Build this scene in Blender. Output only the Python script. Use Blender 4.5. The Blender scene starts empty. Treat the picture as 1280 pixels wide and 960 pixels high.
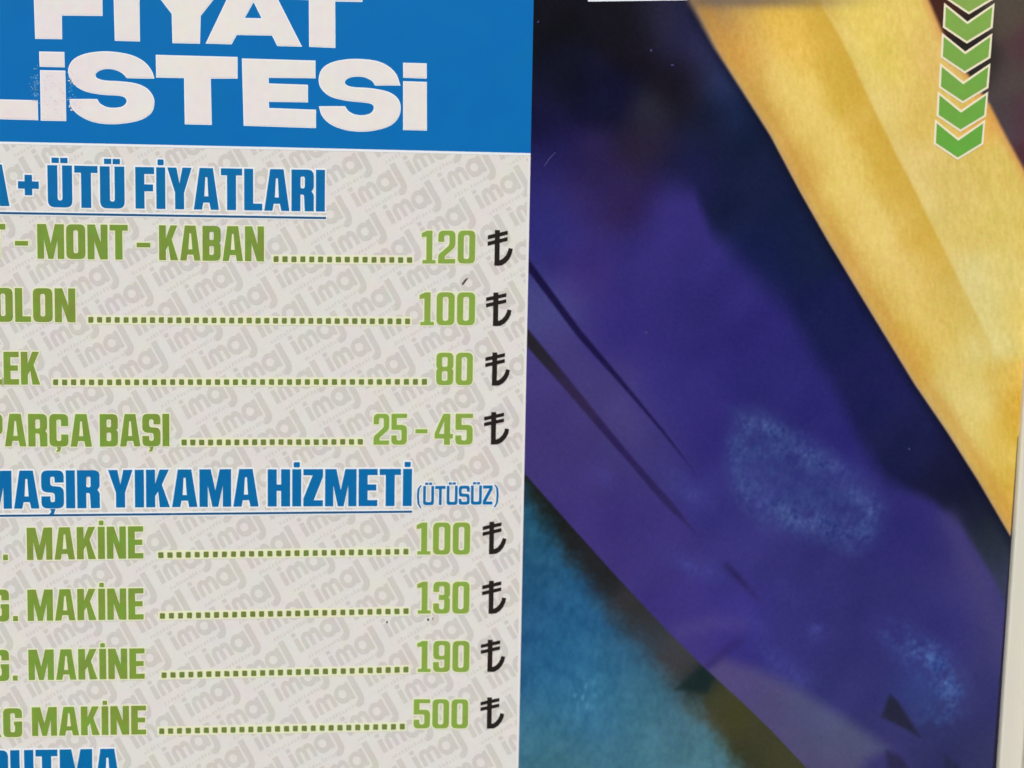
import bpy, math, random
import numpy as np
from mathutils import Matrix, Vector
from mathutils.geometry import tessellate_polygon

random.seed(7); np.random.seed(7)
sc = bpy.context.scene
col = sc.collection

# ---------------------------------------------------------------- camera
# photograph is 1280 x 960; one poster unit ("px") is half a millimetre on the sheet
F = 2055.0; U = 0.0005; D0 = F * U; ZC = 1.45
r1 = Vector((14160, 10, F)).normalized()            # poster right, in camera axes (x right, y down, z ahead)
r2 = Vector((-310, 16520, F)); r2 = (r2 - r2.dot(r1) * r1).normalized()   # poster down
r3 = r1.cross(r2)
cam_d = bpy.data.cameras.new('camera'); cam = bpy.data.objects.new('camera', cam_d); col.objects.link(cam)
cam_d.sensor_width = 36.0; cam_d.lens = 36.0 * F / 1280.0
cam_d.clip_start = 0.01; cam_d.clip_end = 200
w = lambda v: Vector((v.dot(r1), v.dot(r3), -v.dot(r2)))
cx, cy, cz = w(Vector((1, 0, 0))), w(Vector((0, -1, 0))), w(Vector((0, 0, -1)))
cpos = w(Vector((0, 0, -D0))) + Vector((0, 0, ZC))
cam.matrix_world = Matrix(((cx.x, cy.x, cz.x, cpos.x), (cx.y, cy.y, cz.y, cpos.y), (cx.z, cy.z, cz.z, cpos.z), (0, 0, 0, 1)))
cam_d.dof.use_dof = True; cam_d.dof.focus_distance = D0 * 0.93; cam_d.dof.aperture_fstop = 7.0
sc.camera = cam

# ---------------------------------------------------------------- light: soft overcast daylight
world = bpy.data.worlds.new('World'); sc.world = world; world.use_nodes = True
wn = world.node_tree.nodes; bgn = wn['Background']
sky = wn.new('ShaderNodeTexSky'); sky.sky_type = 'NISHITA'; sky.sun_disc = False
SUN_EL, SUN_AZ = math.radians(48), math.radians(205)
sky.sun_elevation = SUN_EL; sky.sun_rotation = SUN_AZ; sky.dust_density = 4.0; sky.air_density = 1.0
world.node_tree.links.new(sky.outputs[0], bgn.inputs[0]); bgn.inputs[1].default_value = 0.09
sd = bpy.data.lights.new('sun', 'SUN'); sd.energy = 1.5; sd.angle = math.radians(25); sd.color = (1.0, 0.965, 0.925)
sun = bpy.data.objects.new('sun', sd); col.objects.link(sun)
sdir = Vector((math.sin(SUN_AZ) * math.cos(SUN_EL), math.cos(SUN_AZ) * math.cos(SUN_EL), math.sin(SUN_EL)))
sun.rotation_euler = sdir.to_track_quat('Z', 'Y').to_euler()
vs = sc.view_settings; vs.view_transform = 'Standard'; vs.look = 'None'; vs.gamma = 1.0; vs.use_curve_mapping = False
vs.exposure = 0.62

# ---------------------------------------------------------------- helpers
def lin(c):
    c = np.asarray(c, float) / 255.0
    return np.where(c <= 0.04045, c / 12.92, ((c + 0.055) / 1.055) ** 2.4)

def page(x, y):
    """photo position -> place on the poster plane in metres (right, up)"""
    d = Vector(((x - 640) / F, (y - 480) / F, 1.0))
    n = r3; t = D0 * n.z / d.dot(n)
    p = d * t - Vector((0, 0, D0))
    return p.dot(r1), -p.dot(r2) + ZC

def page_np(x, y):
    dx, dy = (x - 640) / F, (y - 480) / F
    t = D0 * r3.z / (dx * r3.x + dy * r3.y + r3.z)
    px, py, pz = dx * t, dy * t, t - D0
    return px * r1.x + py * r1.y + pz * r1.z, -(px * r2.x + py * r2.y + pz * r2.z) + ZC

def obj(name, verts, faces, mats, parent=None, fmat=None):
    me = bpy.data.meshes.new(name); me.from_pydata(verts, [], faces)
    for m in (mats if isinstance(mats, (list, tuple)) else [mats]): me.materials.append(m)
    if fmat: me.polygons.foreach_set('material_index', fmat)
    me.update()
    o = bpy.data.objects.new(name, me); col.objects.link(o); o.parent = parent
    return o

def tag(o, label=None, cat=None, kind=None):
    if label: o['label'] = label
    if cat: o['category'] = cat
    if kind: o['kind'] = kind
    return o

def nmat(name, c, rough=0.42, spec=0.09, mottle=0.0, tint=None, scale=160.0, bump=0.0):
    m = bpy.data.materials.new(name); m.use_nodes = True
    nt = m.node_tree; b = nt.nodes['Principled BSDF']
    b.inputs['Roughness'].default_value = rough; b.inputs['Specular IOR Level'].default_value = spec
    base = tuple(lin(c)) + (1,)
    b.inputs['Base Color'].default_value = base
    tc = nt.nodes.new('ShaderNodeTexCoord')
    if mottle > 0:
        n1 = nt.nodes.new('ShaderNodeTexNoise'); n1.inputs['Scale'].default_value = scale; n1.inputs['Detail'].default_value = 3
        n2 = nt.nodes.new('ShaderNodeTexNoise'); n2.inputs['Scale'].default_value = scale * 0.12; n2.inputs['Detail'].default_value = 4
        nt.links.new(tc.outputs['Object'], n1.inputs['Vector']); nt.links.new(tc.outputs['Object'], n2.inputs['Vector'])
        # coloured speckle of the print: mixes the ink towards its own noise colour
        mx = nt.nodes.new('ShaderNodeMix'); mx.data_type = 'RGBA'; mx.blend_type = 'OVERLAY'
        mx.inputs['Factor'].default_value = mottle
        mx.inputs[6].default_value = base; nt.links.new(n1.outputs['Color'], mx.inputs[7])
        mx2 = nt.nodes.new('ShaderNodeMix'); mx2.data_type = 'RGBA'; mx2.blend_type = 'OVERLAY'
        mx2.inputs['Factor'].default_value = mottle * 0.8
        nt.links.new(mx.outputs[2], mx2.inputs[6]); nt.links.new(n2.outputs['Color'], mx2.inputs[7])
        nt.links.new(mx2.outputs[2], b.inputs['Base Color'])
    if bump > 0:
        n3 = nt.nodes.new('ShaderNodeTexNoise'); n3.inputs['Scale'].default_value = 22; n3.inputs['Detail'].default_value = 2
        nt.links.new(tc.outputs['Object'], n3.inputs['Vector'])
        bp = nt.nodes.new('ShaderNodeBump'); bp.inputs['Strength'].default_value = bump; bp.inputs['Distance'].default_value = 0.004
        nt.links.new(n3.outputs['Fac'], bp.inputs['Height']); nt.links.new(bp.outputs[0], b.inputs['Normal'])
    return m

M = {
    'paper': nmat('paper_white_print', (217, 217, 213), mottle=0.17, bump=0.05, scale=520),
    'water': nmat('grey_watermark_ink', (201, 200, 195), mottle=0.13, scale=520),
    'water2': nmat('faint_watermark_ink', (207, 206, 201), mottle=0.13, scale=520),
    'band': nmat('header_blue_ink', (6, 108, 178), mottle=0.07, scale=60, bump=0.05),
    'margin': nmat('panel_margin_print', (221, 221, 222)),
    'title': nmat('title_white_print', (225, 222, 220), mottle=0.20),
    'title_edge': nmat('title_edge_print', (226, 234, 240)),
    'blue': nmat('heading_blue_ink', (10, 106, 166), mottle=0.12),
    'blue_edge': nmat('heading_pale_edge', (226, 234, 238)),
    'line': nmat('underline_navy_ink', (30, 86, 132)),
    'green': nmat('row_green_ink', (120, 149, 62), mottle=0.20),
    'green_edge': nmat('row_pale_green_edge', (222, 227, 194), mottle=.2, scale=520),
    'price': nmat('price_green_ink', (132, 164, 72), mottle=0.12),
    'dot': nmat('leader_green_ink', (108, 126, 62), mottle=0.15),
    'black': nmat('black_ink', (38, 33, 31)),
    'speck': nmat('dirt_speck', (80, 72, 72)),
    'scuff_glare': nmat('scuff_glare_pale', (96, 156, 200)),
    'smudge': nmat('grey_smudge', (219, 213, 207), mottle=.2),
    'scuff_glare2': nmat('scuff_lilac', (70, 64, 120)),
    'chev_edge': nmat('chevron_cream_edge', (232, 226, 196)),
    'frame': nmat('frame_offwhite_plastic', (208, 208, 194), rough=0.3, spec=0.5, mottle=0.05, scale=30),
    'shadow_strip': nmat('shadow_strip_dark', (34, 34, 52), rough=0.7),
    'board': nmat('backing_grey_board', (150, 148, 144), rough=0.8),
    'wall': nmat('wall_plaster', (186, 182, 174), rough=0.9, mottle=0.2, scale=20, bump=0.4),
}

# layers of print, each a hair in front of the one below (metres toward the viewer)
L_PHOTO, L_PANEL, L_MARK, L_EDGE, L_INK = 0.0, 0.00006, 0.00012, 0.00018, 0.00026

# ---------------------------------------------------------------- wall
def box(x0, x1, y0, y1, z0, z1):
    v = [(x, y, z) for x in (x0, x1) for y in (y0, y1) for z in (z0, z1)]
    f = [(0, 1, 3, 2), (4, 6, 7, 5), (0, 4, 5, 1), (2, 3, 7, 6), (0, 2, 6, 4), (1, 5, 7, 3)]
    return v, f
wall = obj('wall', *box(-1.6, 1.6, 0.03, 0.15, 0.2, 2.7), M['wall']); tag(wall, kind='structure')

# ---------------------------------------------------------------- the poster
XL, XR, YT, YB = -330, 1300, -330, 1290
poster = bpy.data.objects.new('price_poster', None); col.objects.link(poster)
tag(poster, 'glossy laundry price list poster with blue header and photo of folded purple and yellow cloths', 'poster')
a = page(XL, YB); b = page(XR, YT)
board = obj('backing_board', *box(a[0] - .004, b[0] + .004, 0.0015, 0.0295, a[1] - .004, b[1] + .004), M['board'], poster)

# ---- the printed photograph of cloths (right part of the sheet)
def sstep(t): t = np.clip(t, 0, 1); return t * t * (3 - 2 * t)

def blend(X, Y, pts, sig):
    """smooth colour field through ink samples (x, y, r, g, b)"""
    out = np.zeros(X.shape + (3,)); ws = np.zeros(X.shape)
    for p in pts:
        d2 = (X - p[0]) ** 2 + (Y - p[1]) ** 2
        s = p[5] if len(p) > 5 else sig
        k = np.exp(-d2 / (2 * s * s)) + 1e-5 * s * s / (d2 + s * s)
        out += k[..., None] * np.array(p[2:5], float); ws += k
    return out / ws[..., None]

def vnoise(X, Y, sx, sy, rot=0.0, seed=0):
    rs = np.random.RandomState(seed)
    c, s = math.cos(rot), math.sin(rot)
    u, v = (X * c + Y * s) / sx + 4000.3, (-X * s + Y * c) / sy + 4000.7
    g = rs.rand(256, 256)
    iu, iv = np.floor(u).astype(int), np.floor(v).astype(int)
    fu, fv = u - iu, v - iv; fu, fv = fu * fu * (3 - 2 * fu), fv * fv * (3 - 2 * fv)
    G = lambda i, j: g[i % 256, j % 256]
    return ((G(iu, iv) * (1 - fu) + G(iu + 1, iv) * fu) * (1 - fv) + (G(iu, iv + 1) * (1 - fu) + G(iu + 1, iv + 1) * fu) * fv) - 0.5

def pl(t, pts):
    p = np.array(pts, float); return np.interp(t, p[:, 0], p[:, 1])

def segdist(X, Y, pts):
    """distance to a polyline and how far along it (0..1)"""
    best = np.full(X.shape, 1e9); along = np.zeros(X.shape); n = len(pts) - 1
    for i in range(n):
        (x0, y0), (x1, y1) = pts[i], pts[i + 1]
        dx, dy = x1 - x0, y1 - y0
        t = np.clip(((X - x0) * dx + (Y - y0) * dy) / (dx * dx + dy * dy), 0, 1)
        d = np.hypot(X - x0 - t * dx, Y - y0 - t * dy)
        k = d < best; best = np.where(k, d, best); along = np.where(k, (i + t) / n, along)
    return best, along

def polymask(X, Y, pts, soft):
    inside = np.zeros(X.shape, bool); n = len(pts)
    for i in range(n):
        (x0, y0), (x1, y1) = pts[i], pts[(i + 1) % n]
        if y0 == y1: continue
        c = ((y0 > Y) != (y1 > Y)) & (X < (x1 - x0) * (Y - y0) / (y1 - y0) + x0)
        inside ^= c
    d, _ = segdist(X, Y, list(pts) + [pts[0]])
    return sstep(0.5 + np.where(inside, d, -d) / (2 * soft))

def mix(img, c, m): return img * (1 - m[..., None]) + np.asarray(c, float) * m[..., None]

def paint(X, Y):
    # dark navy ground
    bg = blend(X, Y, [
        (690, 20, 15, 15, 24), (700, 90, 14, 17, 36), (670, 150, 20, 20, 56), (760, 120, 15, 17, 46), (790, 30, 16, 16, 24),
        (860, 35, 33, 33, 72), (835, 25, 40, 40, 62), (850, 90, 22, 18, 34, 18), (790, 60, 17, 14, 24, 18), (880, 75, 40, 44, 78), (905, 105, 38, 52, 92, 18), (850, 120, 20, 17, 26),
        (815, 140, 40, 42, 56, 16), (920, 135, 20, 34, 68), (930, 190, 18, 28, 58), (880, 160, 20, 26, 52), (810, 185, 36, 30, 52),
        (740, 210, 40, 32, 76), (690, 200, 32, 29, 84), (860, 210, 26, 28, 72), (940, 250, 19, 28, 62), (960, 320, 22, 30, 76),
        (1000, 300, 22, 32, 66), (1040, 400, 22, 28, 74), (1090, 480, 27, 30, 80), (1130, 560, 26, 30, 72), (1180, 600, 24, 26, 58),
        (1200, 640, 22, 26, 46), (1235, 685, 38, 46, 58), (1250, 730, 52, 58, 84)], 24)
    img = bg
    # purple cloth
    pu = blend(X, Y, [
        (690, 260, 50, 46, 112), (740, 250, 58, 46, 102), (775, 240, 50, 38, 92), (720, 330, 62, 47, 112), (800, 330, 54, 47, 114), (690, 300, 46, 46, 112),
        (860, 280, 55, 48, 116), (860, 400, 50, 44, 110), (930, 420, 48, 42, 110), (760, 420, 54, 46, 116), (900, 350, 50, 45, 112), (830, 500, 54, 48, 118), (880, 540, 50, 44, 112),
        (680, 380, 72, 72, 128), (710, 430, 72, 66, 122), (745, 480, 70, 62, 116), (790, 530, 72, 66, 118), (820, 570, 64, 58, 118),
        (680, 480, 68, 58, 118), (700, 540, 66, 56, 112), (740, 600, 66, 56, 116), (770, 660, 60, 50, 114), (830, 690, 62, 54, 118), (750, 690, 68, 56, 118),
        (960, 480, 48, 44, 110), (1040, 520, 46, 42, 108), (900, 620, 56, 52, 118), (940, 700, 58, 54, 118), (1050, 720, 52, 50, 108), (1130, 660, 50, 46, 108),
        (1180, 700, 54, 50, 108), (1220, 720, 68, 64, 116), (1250, 790, 62, 60, 108), (1100, 760, 52, 50, 108), (1000, 780, 54, 52, 114), (860, 770, 62, 52, 122), (850, 800, 66, 58, 120),
        (920, 770, 58, 52, 124), (1060, 860, 54, 54, 108), (1180, 780, 52, 50, 108), (1220, 880, 56, 56, 104), (1060, 800, 52, 50, 106), (1200, 940, 50, 52, 92), (1080, 930, 58, 56, 104), (1240, 950, 56, 58, 90)], 26)
    pu = pu * .97 + np.array([-3, -2, 5])
    yup = pl(X, [(640, 218), (760, 244), (820, 226), (868, 240), (890, 290), (940, 340), (985, 385), (1035, 470), (1080, 560), (1110, 600), (1165, 625), (1200, 655), (1240, 720), (1275, 790), (1330, 880)])
    soft = pl(X, [(640, 60), (800, 50), (860, 22), (1000, 34), (1080, 30), (1130, 12), (1280, 10)])
    mp = sstep(0.5 + (Y - yup) / (2 * soft))
    img = img * (1 - mp[..., None]) + pu * mp[..., None]
    # shading band near the upper left fold
    img = mix(img, (44, 34, 78), 0.7 * np.exp(-(((X - 778) / 26) ** 2 + ((Y - 262) / 30) ** 2)))
    # blue fuzzy patches of pile
    fz = 0.6 * vnoise(X, Y, 3.2, 6, 0.35, 3) + 0.4 * vnoise(X, Y, 8, 12, 0.5, 4) + 0.5 * vnoise(X, Y, 2.6, 3, 0.9, 5)
    p1 = polymask(X, Y, [(908, 560), (918, 515), (945, 512), (985, 530), (1030, 560), (1080, 595), (1105, 635), (1100, 675), (1070, 690), (1010, 672), (950, 655), (915, 610)], 19)
    wisp = 0.55 + 1.1 * vnoise(X, Y, 26, 16, .6, 40) + 0.9 * vnoise(X, Y, 11, 9, .6, 41) + .5 * vnoise(X, Y, 4, 4, .2, 42)
    p1 = p1 * np.clip(.58 + wisp * .6, .6, 1.15)
    img = mix(img, (53, 66, 128), 0.85 * p1)
    rim, _ = segdist(X, Y, [(930, 530), (960, 535), (1010, 565), (1060, 600), (1090, 640)])
    rim2, _ = segdist(X, Y, [(925, 630), (965, 640), (1010, 650), (1070, 672)])
    rim3, _ = segdist(X, Y, [(925, 540), (918, 580), (940, 630)])
    k = p1 * (0.55 * np.exp(-(rim / 15) ** 2) + 0.65 * np.exp(-(rim2 / 16) ** 2) + 0.25 * np.exp(-(rim3 / 14) ** 2))
    img = img + (k * (0.45 + 1.1 * fz))[..., None] * np.array([22, 28, 26])
    img = img + (p1 * fz * 0.65)[..., None] * np.array([24, 26, 22])
    img = mix(img, (47, 56, 120), 0.45 * p1 * np.exp(-(((X - 1020) / 42) ** 2 + ((Y - 612) / 22) ** 2)))
    d, t = segdist(X, Y, [(1122, 794), (1146, 812), (1170, 832), (1188, 860), (1178, 888), (1162, 905)])
    k = np.exp(-(d / 21) ** 2) * np.clip(wisp * 1.25, .2, 1.2) * pl(t, [(0, .6), (.4, 1), (.7, 1), (1, .35)])
    fl = np.exp(-(((X - 1150) / 34) ** 2 + ((Y - 862) / 34) ** 2)); img = mix(img, (50, 68, 130), .7 * fl); img = mix(img, (56, 80, 142), 0.7 * k); img = img + (k * (fz * 1.0 + .12))[..., None] * np.array([34, 44, 42])
    for (x, y, sx, sy, amp) in ((860, 612, 34, 13, .5), (858, 705, 30, 12, .5), (890, 715, 20, 10, .4), (760, 600, 16, 10, .3), (1022, 790, 12, 10, .9), (965, 820, 30, 14, .45), (1000, 850, 26, 16, .4), (945, 780, 26, 10, .35), (985, 740, 20, 12, .25)):
        c_, s_ = math.cos(.65), math.sin(.65); u = (X - x) * c_ + (Y - y) * s_; v = -(X - x) * s_ + (Y - y) * c_
        k = amp * np.exp(-((u / sx) ** 2 + (v / sy) ** 2))
        img = mix(img, (66, 72, 148), k * (0.8 + 1.2 * fz))
    # grey lilac sheen at the bottom: a gloss reflection painted into the print
    pg = polymask(X, Y, [(872, 838), (900, 822), (945, 835), (1000, 862), (1060, 900), (1108, 935), (1085, 950), (1060, 985), (1000, 990), (960, 925)], 13)
    img = img * (1 - .78 * pg[..., None]) + .78 * pg[..., None] * blend(X, Y, [(905, 850, 86, 78, 124), (960, 870, 84, 80, 120), (1010, 890, 84, 92, 124), (1050, 920, 84, 96, 122), (970, 920, 84, 76, 112), (1040, 955, 82, 76, 110)], 28)
    lt, _ = segdist(X, Y, [(850, 790), (890, 778), (925, 780)]); img = mix(img, (74, 66, 130), 0.45 * np.exp(-(lt / 12) ** 2))
    dk, _ = segdist(X, Y, [(885, 832), (905, 815), (925, 802)]); img = mix(img, (50, 42, 104), 0.6 * np.exp(-(dk / 6) ** 2))
    # pale band along the right fold
    rb, _ = segdist(X, Y, [(1188, 650), (1225, 730), (1262, 830)]); img = mix(img, (70, 66, 116), 0.5 * np.exp(-(rb / 16) ** 2))
    # creases
    d, t = segdist(X, Y, [(655, 324), (725, 418), (784, 486), (830, 541), (876, 600)])
    wd = pl(t, [(0, 5.5), (.3, 4.6), (.6, 2.6), (1, .6)])
    img = mix(img, (23, 18, 62), sstep((wd * .88 + 2 - d) / 4.2) * pl(t, [(0, 1), (.8, .75), (1, 0)]))
    d, t = segdist(X, Y, [(652, 414), (706, 477), (760, 542), (820, 612), (880, 678)])
    wd = pl(t, [(0, 9), (.25, 7), (.6, 4.6), (.82, 5.4), (1, .8)])
    cc = blend(X, Y, [(660, 425, 36, 34, 44), (720, 500, 46, 36, 70), (770, 560, 42, 32, 84), (830, 630, 42, 36, 84)], 30)
    m_ = (sstep((wd * .88 + 2 - d) / 4.2) * pl(t, [(0, 1), (.85, .85), (1, 0)]))[..., None]
    img = img * (1 - m_) + cc * m_
    d, t = segdist(X, Y, [(908, 706), (930, 730), (955, 758)]); img = mix(img, (40, 34, 84), .8 * np.exp(-(d / 4.5) ** 2) * pl(t, [(0, .7), (.3, 1), (1, .1)]))
    img = mix(img, (36, 38, 58), .92 * polymask(X, Y, [(1112, 868), (1122, 876), (1136, 898), (1150, 921), (1122, 906), (1102, 896)], 3.5))
    img = mix(img, (38, 38, 66), .8 * polymask(X, Y, [(1108, 938), (1126, 946), (1145, 975), (1110, 975)], 5))
    img = mix(img, (40, 42, 70), .7 * polymask(X, Y, [(1180, 944), (1198, 955), (1205, 980), (1185, 980)], 5))
    # blue towel with the dark gap under the purple cloth
    te = blend(X, Y, [
        (668, 650, 38, 92, 120), (690, 700, 40, 92, 124), (670, 740, 40, 90, 130), (710, 760, 42, 100, 146), (690, 830, 44, 108, 152), (735, 820, 48, 112, 154), (660, 820, 40, 92, 132),
        (720, 870, 56, 122, 160), (680, 900, 66, 122, 150), (760, 880, 62, 120, 152), (800, 870, 70, 122, 148), (700, 945, 70, 120, 136), (800, 930, 76, 128, 148), (860, 940, 84, 128, 142), (780, 800, 50, 92, 124), (840, 880, 72, 110, 126)], 30)
    pile = 0.6 * vnoise(X, Y, 4, 7, 0.1, 8) + 0.5 * vnoise(X, Y, 9, 18, 0.35, 9) + 0.5 * vnoise(X, Y, 22, 14, 0.2, 10)
    te = te * np.array([.86, .9, .92]) + pile[..., None] * np.array([13, 17, 16])
    hi = np.exp(-(((X - 728) / 16) ** 2 + ((Y - 868) / 22) ** 2)) * np.clip(vnoise(X, Y, 3, 8, 0.3, 11) * 2, 0, 1); te = te + hi[..., None] * np.array([36, 44, 38])
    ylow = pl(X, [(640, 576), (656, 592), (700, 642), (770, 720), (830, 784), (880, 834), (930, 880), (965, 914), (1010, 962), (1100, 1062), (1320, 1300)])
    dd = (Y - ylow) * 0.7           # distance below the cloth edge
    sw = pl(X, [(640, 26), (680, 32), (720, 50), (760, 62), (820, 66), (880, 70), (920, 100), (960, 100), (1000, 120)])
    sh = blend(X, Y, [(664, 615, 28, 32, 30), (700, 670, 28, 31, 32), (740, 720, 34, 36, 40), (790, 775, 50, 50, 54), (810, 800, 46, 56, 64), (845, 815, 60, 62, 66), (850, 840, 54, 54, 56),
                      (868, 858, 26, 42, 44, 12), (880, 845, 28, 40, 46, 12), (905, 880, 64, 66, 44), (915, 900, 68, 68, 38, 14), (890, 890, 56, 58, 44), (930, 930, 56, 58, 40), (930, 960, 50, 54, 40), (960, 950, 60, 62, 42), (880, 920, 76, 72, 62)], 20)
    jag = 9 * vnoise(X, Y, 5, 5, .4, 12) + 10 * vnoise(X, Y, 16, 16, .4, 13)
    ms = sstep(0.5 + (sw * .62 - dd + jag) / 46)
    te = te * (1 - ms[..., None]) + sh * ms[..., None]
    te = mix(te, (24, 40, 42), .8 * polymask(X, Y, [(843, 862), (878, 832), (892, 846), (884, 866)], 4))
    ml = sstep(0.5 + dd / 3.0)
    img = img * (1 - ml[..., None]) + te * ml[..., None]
    # maroon ground right of the yellow cloth
    mr = blend(X, Y, [(1185, 10, 70, 40, 34), (1215, 30, 36, 34, 32, 14), (1232, 80, 44, 40, 38, 14), (1255, 20, 82, 74, 66), (1262, 90, 80, 70, 70), (1285, 60, 78, 54, 60), (1287, 150, 82, 52, 66), (1260, 150, 74, 66, 70), (1283, 195, 78, 48, 58, 10)], 16)
    # yellow cloth
    ye = blend(X, Y, [
        (890, 20, 150, 120, 80), (905, 40, 190, 145, 70), (930, 60, 205, 158, 72), (940, 110, 204, 168, 84), (960, 150, 200, 160, 82), (985, 40, 222, 184, 82), (990, 110, 226, 198, 104), (1010, 60, 222, 186, 84),
        (1030, 40, 208, 172, 70, 14), (1042, 75, 206, 172, 70, 14), (1062, 120, 208, 174, 72, 14), (1085, 165, 210, 176, 76, 14), (1105, 215, 206, 172, 70, 14), (1020, 180, 226, 200, 108), (1060, 220, 222, 198, 106), (1000, 200, 206, 164, 80), (980, 150, 222, 194, 100),
        (1080, 40, 228, 204, 104), (1110, 80, 220, 198, 98), (1130, 30, 224, 200, 106), (1160, 60, 220, 188, 108), (1110, 130, 222, 198, 112), (1150, 150, 218, 190, 102), (1150, 210, 218, 194, 116), (1190, 230, 212, 188, 104), (1250, 200, 214, 190, 100), (1230, 160, 224, 176, 90, 12),
        (1040, 280, 216, 186, 96), (1090, 280, 222, 198, 112), (1130, 250, 206, 170, 70, 14), (1150, 290, 208, 174, 78, 14), (1175, 340, 212, 182, 92, 16), (1160, 255, 214, 194, 116), (1200, 290, 212, 190, 104), (1250, 280, 214, 194, 106), (1040, 310, 210, 172, 90),
        (1090, 380, 208, 174, 84), (1120, 350, 216, 190, 106), (1160, 400, 214, 186, 98), (1205, 345, 214, 204, 138, 18), (1225, 390, 214, 206, 138, 18), (1238, 430, 216, 208, 138, 18), (1190, 400, 212, 188, 98), (1260, 340, 216, 200, 120), (1270, 400, 218, 198, 112), (1130, 430, 204, 166, 68, 16),
        (1150, 460, 206, 170, 74, 16), (1190, 470, 214, 196, 118), (1220, 490, 214, 202, 126), (1180, 520, 208, 184, 102), (1215, 540, 216, 200, 118), (1250, 470, 212, 178, 80, 14), (1262, 500, 206, 166, 62, 14), (1250, 540, 206, 168, 62, 14), (1268, 470, 218, 186, 90, 10), (1230, 600, 212, 184, 84),
        (1255, 620, 200, 164, 62), (1215, 580, 210, 182, 90), (1240, 640, 206, 164, 76), (1300, 300, 216, 190, 100)], 20)
    wv = 0.7 * vnoise(X, Y, 2.8, 9, -0.1, 20) + 0.4 * vnoise(X, Y, 12, 40, -0.45, 21) + 0.35 * vnoise(X, Y, 3, 4, 0, 22)
    ye = ye + wv[..., None] * np.array([15, 16, 20])
    # the crisp fold: darker on its near side
    fx = pl(Y, [(-60, 1004), (15, 1031), (45, 1050), (130, 1090), (190, 1119), (230, 1140), (300, 1174), (370, 1209), (430, 1240)])
    ff = (X - fx); kf = pl(Y, [(-60, .7), (200, 1), (300, .8), (430, .35), (520, 0)])
    ye = mix(ye, (202, 166, 64), kf * .8 * sstep(0.5 - ff / 6) * np.exp(-(np.clip(-ff, 0, None) / 30) ** 2))
    ye = mix(ye, (226, 210, 140), kf * .45 * sstep(0.5 + ff / 5) * np.exp(-(np.clip(ff, 0, None) / 26) ** 2))
    xl = pl(Y, [(-80, 822), (0, 861), (60, 893), (110, 925), (170, 963), (240, 1000), (300, 1034), (370, 1076), (480, 1143), (540, 1184), (600, 1222), (672, 1264), (760, 1316)])
    xr = pl(Y, [(-80, 1130), (0, 1161), (40, 1178), (90, 1208), (130, 1237), (175, 1260), (215, 1282), (300, 1330), (900, 1700)])
    e = X - xl
    ye = mix(ye, (176, 148, 116), .75 * np.exp(-(np.clip(e, 0, None) / 6) ** 2))
    ye = mix(ye, (196, 150, 72), .55 * np.exp(-((e - 15) / 11) ** 2)); ye = mix(ye, (228, 204, 118), .35 * np.exp(-((e - 62) / 20) ** 2))
    er = xr - X
    ye = mix(ye, (206, 146, 84), .7 * np.exp(-(np.clip(er, 0, None) / 9) ** 2))
    my = sstep(0.5 + e / pl(Y, [(0, 16), (80, 7), (200, 3.0), (900, 3.0)])) * sstep(0.5 + er / 7)
    under = np.where((X > xr - 4)[..., None], mr, mix(img, (14, 16, 36), .6 * np.exp(-(np.clip(-e, 0, None) / 10) ** 2) * (Y < 690)))
    img = under * (1 - my[..., None]) + ye * my[..., None]
    # soft grey edge of the caption box printed across the top
    top = np.exp(-(np.clip(Y - 1, 0, None) / 9) ** 2) * sstep((X - 850) / 30) * sstep((1125 - X) / 180)
    img = mix(img, (110, 98, 88), .75 * top)
    # fine print grain
    g = vnoise(X, Y, 2.2, 2.2, .2, 30); g2 = vnoise(X, Y, 30, 40, .7, 31)
    img = img + (g * 5)[..., None] + (g2 * np.ones_like(g2))[..., None] * np.array([6, 5, 8])
    return np.clip(img, 4, 255)

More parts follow.
